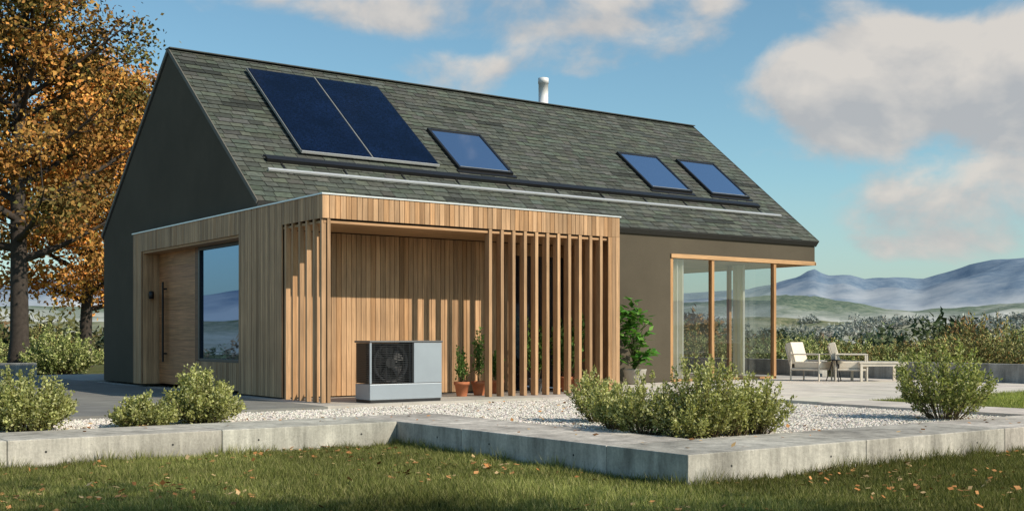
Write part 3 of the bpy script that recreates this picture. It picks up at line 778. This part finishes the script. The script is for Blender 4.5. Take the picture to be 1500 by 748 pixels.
# ---------------------------------------------------------------- furniture
fr=simple('chair_frame',(.62,.56,.47),.5)
def chair(x,y,ang):
    Mx=Matrix.Translation((x,y,0))@Matrix.Rotation(ang,4,'Z')@Matrix.Scale(1.1,4)
    b=MB()
    for sy in (-.31,.28):
        b.box(-.3,-.27,sy,sy+.03,0,.56,mat=0,M4=Mx); b.box(.28,.31,sy,sy+.03,0,.5,mat=0,M4=Mx)
        b.box(-.3,.31,sy-.003,sy+.033,.5,.525,mat=0,M4=Mx); b.box(-.27,.28,sy+.002,sy+.028,.2,.24,mat=0,M4=Mx)
    b.box(-.27,.3,-.28,.28,.22,.25,mat=0,M4=Mx)
    b.box(-.22,.32,-.275,.275,.252,.37,mat=1,M4=Mx)
    Mb=Mx@Matrix.Translation((-.2,0,.34))@Matrix.Rotation(math.radians(-16),4,'Y')
    b.box(-.1,.02,-.275,.275,0,.42,mat=1,M4=Mb); b.box(-.13,-.102,-.28,.28,-.1,.38,mat=0,M4=Mb)
    b.build('lounge_chair',[fr,M['cushion']],None,.012)
chair(19.9,16.35,math.radians(-75)); chair(20.45,15.75,math.radians(-50))
b=MB(); b.lathe([(.0,.44),(.22,.44),(.22,.46),(.0,.461)],19.95,15.75,24)
for k in range(3):
    a=k*2.094; b.tube([[19.95+.05*math.cos(a),15.75+.05*math.sin(a),.44],[19.95+.19*math.cos(a),15.75+.19*math.sin(a),0]],[.012,.012],6)
b.build('side_table',[M['black']])
Mx=Matrix.Translation((20.85,15.35,0))@Matrix.Rotation(math.radians(-35),4,'Z')
b=MB()
for i in range(7): b.box(-.5,.5,-.35+i*.1,-.26+i*.1,.38,.41,mat=0,M4=Mx)
for sx in (-.48,.43):
    for sy in (-.34,.29): b.box(sx,sx+.05,sy,sy+.05,0,.378,mat=0,M4=Mx)
b.box(-.45,.45,-.33,-.29,.32,.377,mat=0,M4=Mx); b.box(-.45,.45,.29,.33,.32,.377,mat=0,M4=Mx)
b.build('coffee_table',[fr])

# ---------------------------------------------------------------- world
az_s=math.radians(24); el=math.radians(35)
sd=Vector((math.sin(az_s)*math.cos(el),-math.cos(az_s)*math.cos(el),math.sin(el)))
W=bpy.data.worlds.new('World'); scene.world=W; W.use_nodes=True; nt=W.node_tree; nt.nodes.clear()
out=N(nt,'ShaderNodeOutputWorld'); bg=N(nt,'ShaderNodeBackground'); lk(nt,bg.outputs[0],out.inputs[0])
sky=N(nt,'ShaderNodeTexSky'); sky.sky_type='NISHITA'; sky.sun_disc=False; sky.sun_elevation=el; sky.sun_rotation=math.atan2(sd.x,sd.y)
sky.air_density=1.0; sky.dust_density=.7; sky.ozone_density=1.4
tc=N(nt,'ShaderNodeTexCoord'); sp=N(nt,'ShaderNodeSeparateXYZ'); lk(nt,tc.outputs['Generated'],sp.inputs[0])
X,Y,Zs=sp.outputs
azm=mth(nt,'ARCTAN2',X,Y); elv=mth(nt,'ARCSINE',Zs)
def wn(loc,det):
    mp=N(nt,'ShaderNodeMapping'); mp.inputs['Scale'].default_value=(1,1,1.6); mp.inputs['Location'].default_value=loc; lk(nt,tc.outputs['Generated'],mp.inputs[0])
    return noise(nt,mp.outputs[0],8.5,det,.55,.2)
n1=wn((0,0,0),7); n2=wn((sd.x*.012-.01,sd.y*.012,.03),5)
fa=math.atan2(.5903,.8072)
BL=[(1330,135,215,82,.30),(1250,95,110,78,.20),(1440,75,120,80,.22),(1560,120,150,110,.3),(1400,310,190,62,.25),(720,8,290,42,.26),(850,75,165,36,.20),(640,112,115,30,.20),(1080,235,80,20,.14),(1200,370,130,22,.1)]
bs=None; sh=None
for px,py,rx,ry,amp in BL:
    a=(px-750)/1704; b=(492-py)/1704; az=math.atan(a); e=math.atan(b*math.cos(az)); 
    u=mth(nt,'MULTIPLY_ADD',azm,1704/rx,-(fa+az)*1704/rx); v=mth(nt,'MULTIPLY_ADD',elv,1704/ry,-e*1704/ry)
    r2=mth(nt,'MULTIPLY_ADD',u,u,mth(nt,'MULTIPLY',v,v))
    mr=N(nt,'ShaderNodeMapRange'); mr.interpolation_type='SMOOTHSTEP'; lk(nt,r2,mr.inputs[0])
    mr.inputs[1].default_value=0; mr.inputs[2].default_value=2.0; mr.inputs[3].default_value=amp; mr.inputs[4].default_value=0
    x_=mr.outputs[0]; s_=mth(nt,'MULTIPLY',x_,v)
    bs=x_ if bs is None else mth(nt,'ADD',bs,x_); sh=s_ if sh is None else mth(nt,'ADD',sh,s_)
dens=mth(nt,'ADD',n1,bs)
mask=N(nt,'ShaderNodeMapRange'); mask.interpolation_type='SMOOTHSTEP'; lk(nt,dens,mask.inputs[0])
mask.inputs[1].default_value=.58; mask.inputs[2].default_value=.82; mask.inputs[3].default_value=0; mask.inputs[4].default_value=.92
lit=ramp(nt,mth(nt,'MULTIPLY_ADD',sh,.55,mth(nt,'SUBTRACT',n1,n2)),-.14,.14)
ccol=mixc(nt,lit,(3.75,3.8,3.9,1),(5.8,5.4,4.95,1))
skyc=mixc(nt,1.0,sky.outputs[0],(.86,1.10,1.06,1),'MULTIPLY')
hazef=ramp(nt,elv,0,.13,.62,0)
skyc=mixc(nt,hazef,skyc,(3.6,4.1,4.35,1))
fin=mixc(nt,mask.outputs[0],skyc,ccol)
lk(nt,fin,bg.inputs[0]); bg.inputs[1].default_value=.124
sun=bpy.data.lights.new('sun','SUN'); sun.energy=5.0; sun.angle=math.radians(.53); sun.color=(1,.89,.73)
so=bpy.data.objects.new('sun',sun); so.rotation_euler=sd.to_track_quat('Z','Y').to_euler(); so.location=(0,0,30); scene.collection.objects.link(so)

# ---------------------------------------------------------------- camera
cam=bpy.data.cameras.new('camera'); co=bpy.data.objects.new('camera',cam); scene.collection.objects.link(co)
co.location=(0,0,.95); co.rotation_euler=(math.pi/2,0,-fa)
cam.sensor_width=36; cam.lens=36*1704/1500; cam.shift_y=118/1500; cam.clip_end=40000; cam.clip_start=.1
scene.camera=co
scene.view_settings.view_transform='Standard'; scene.view_settings.look='None'; scene.view_settings.exposure=0
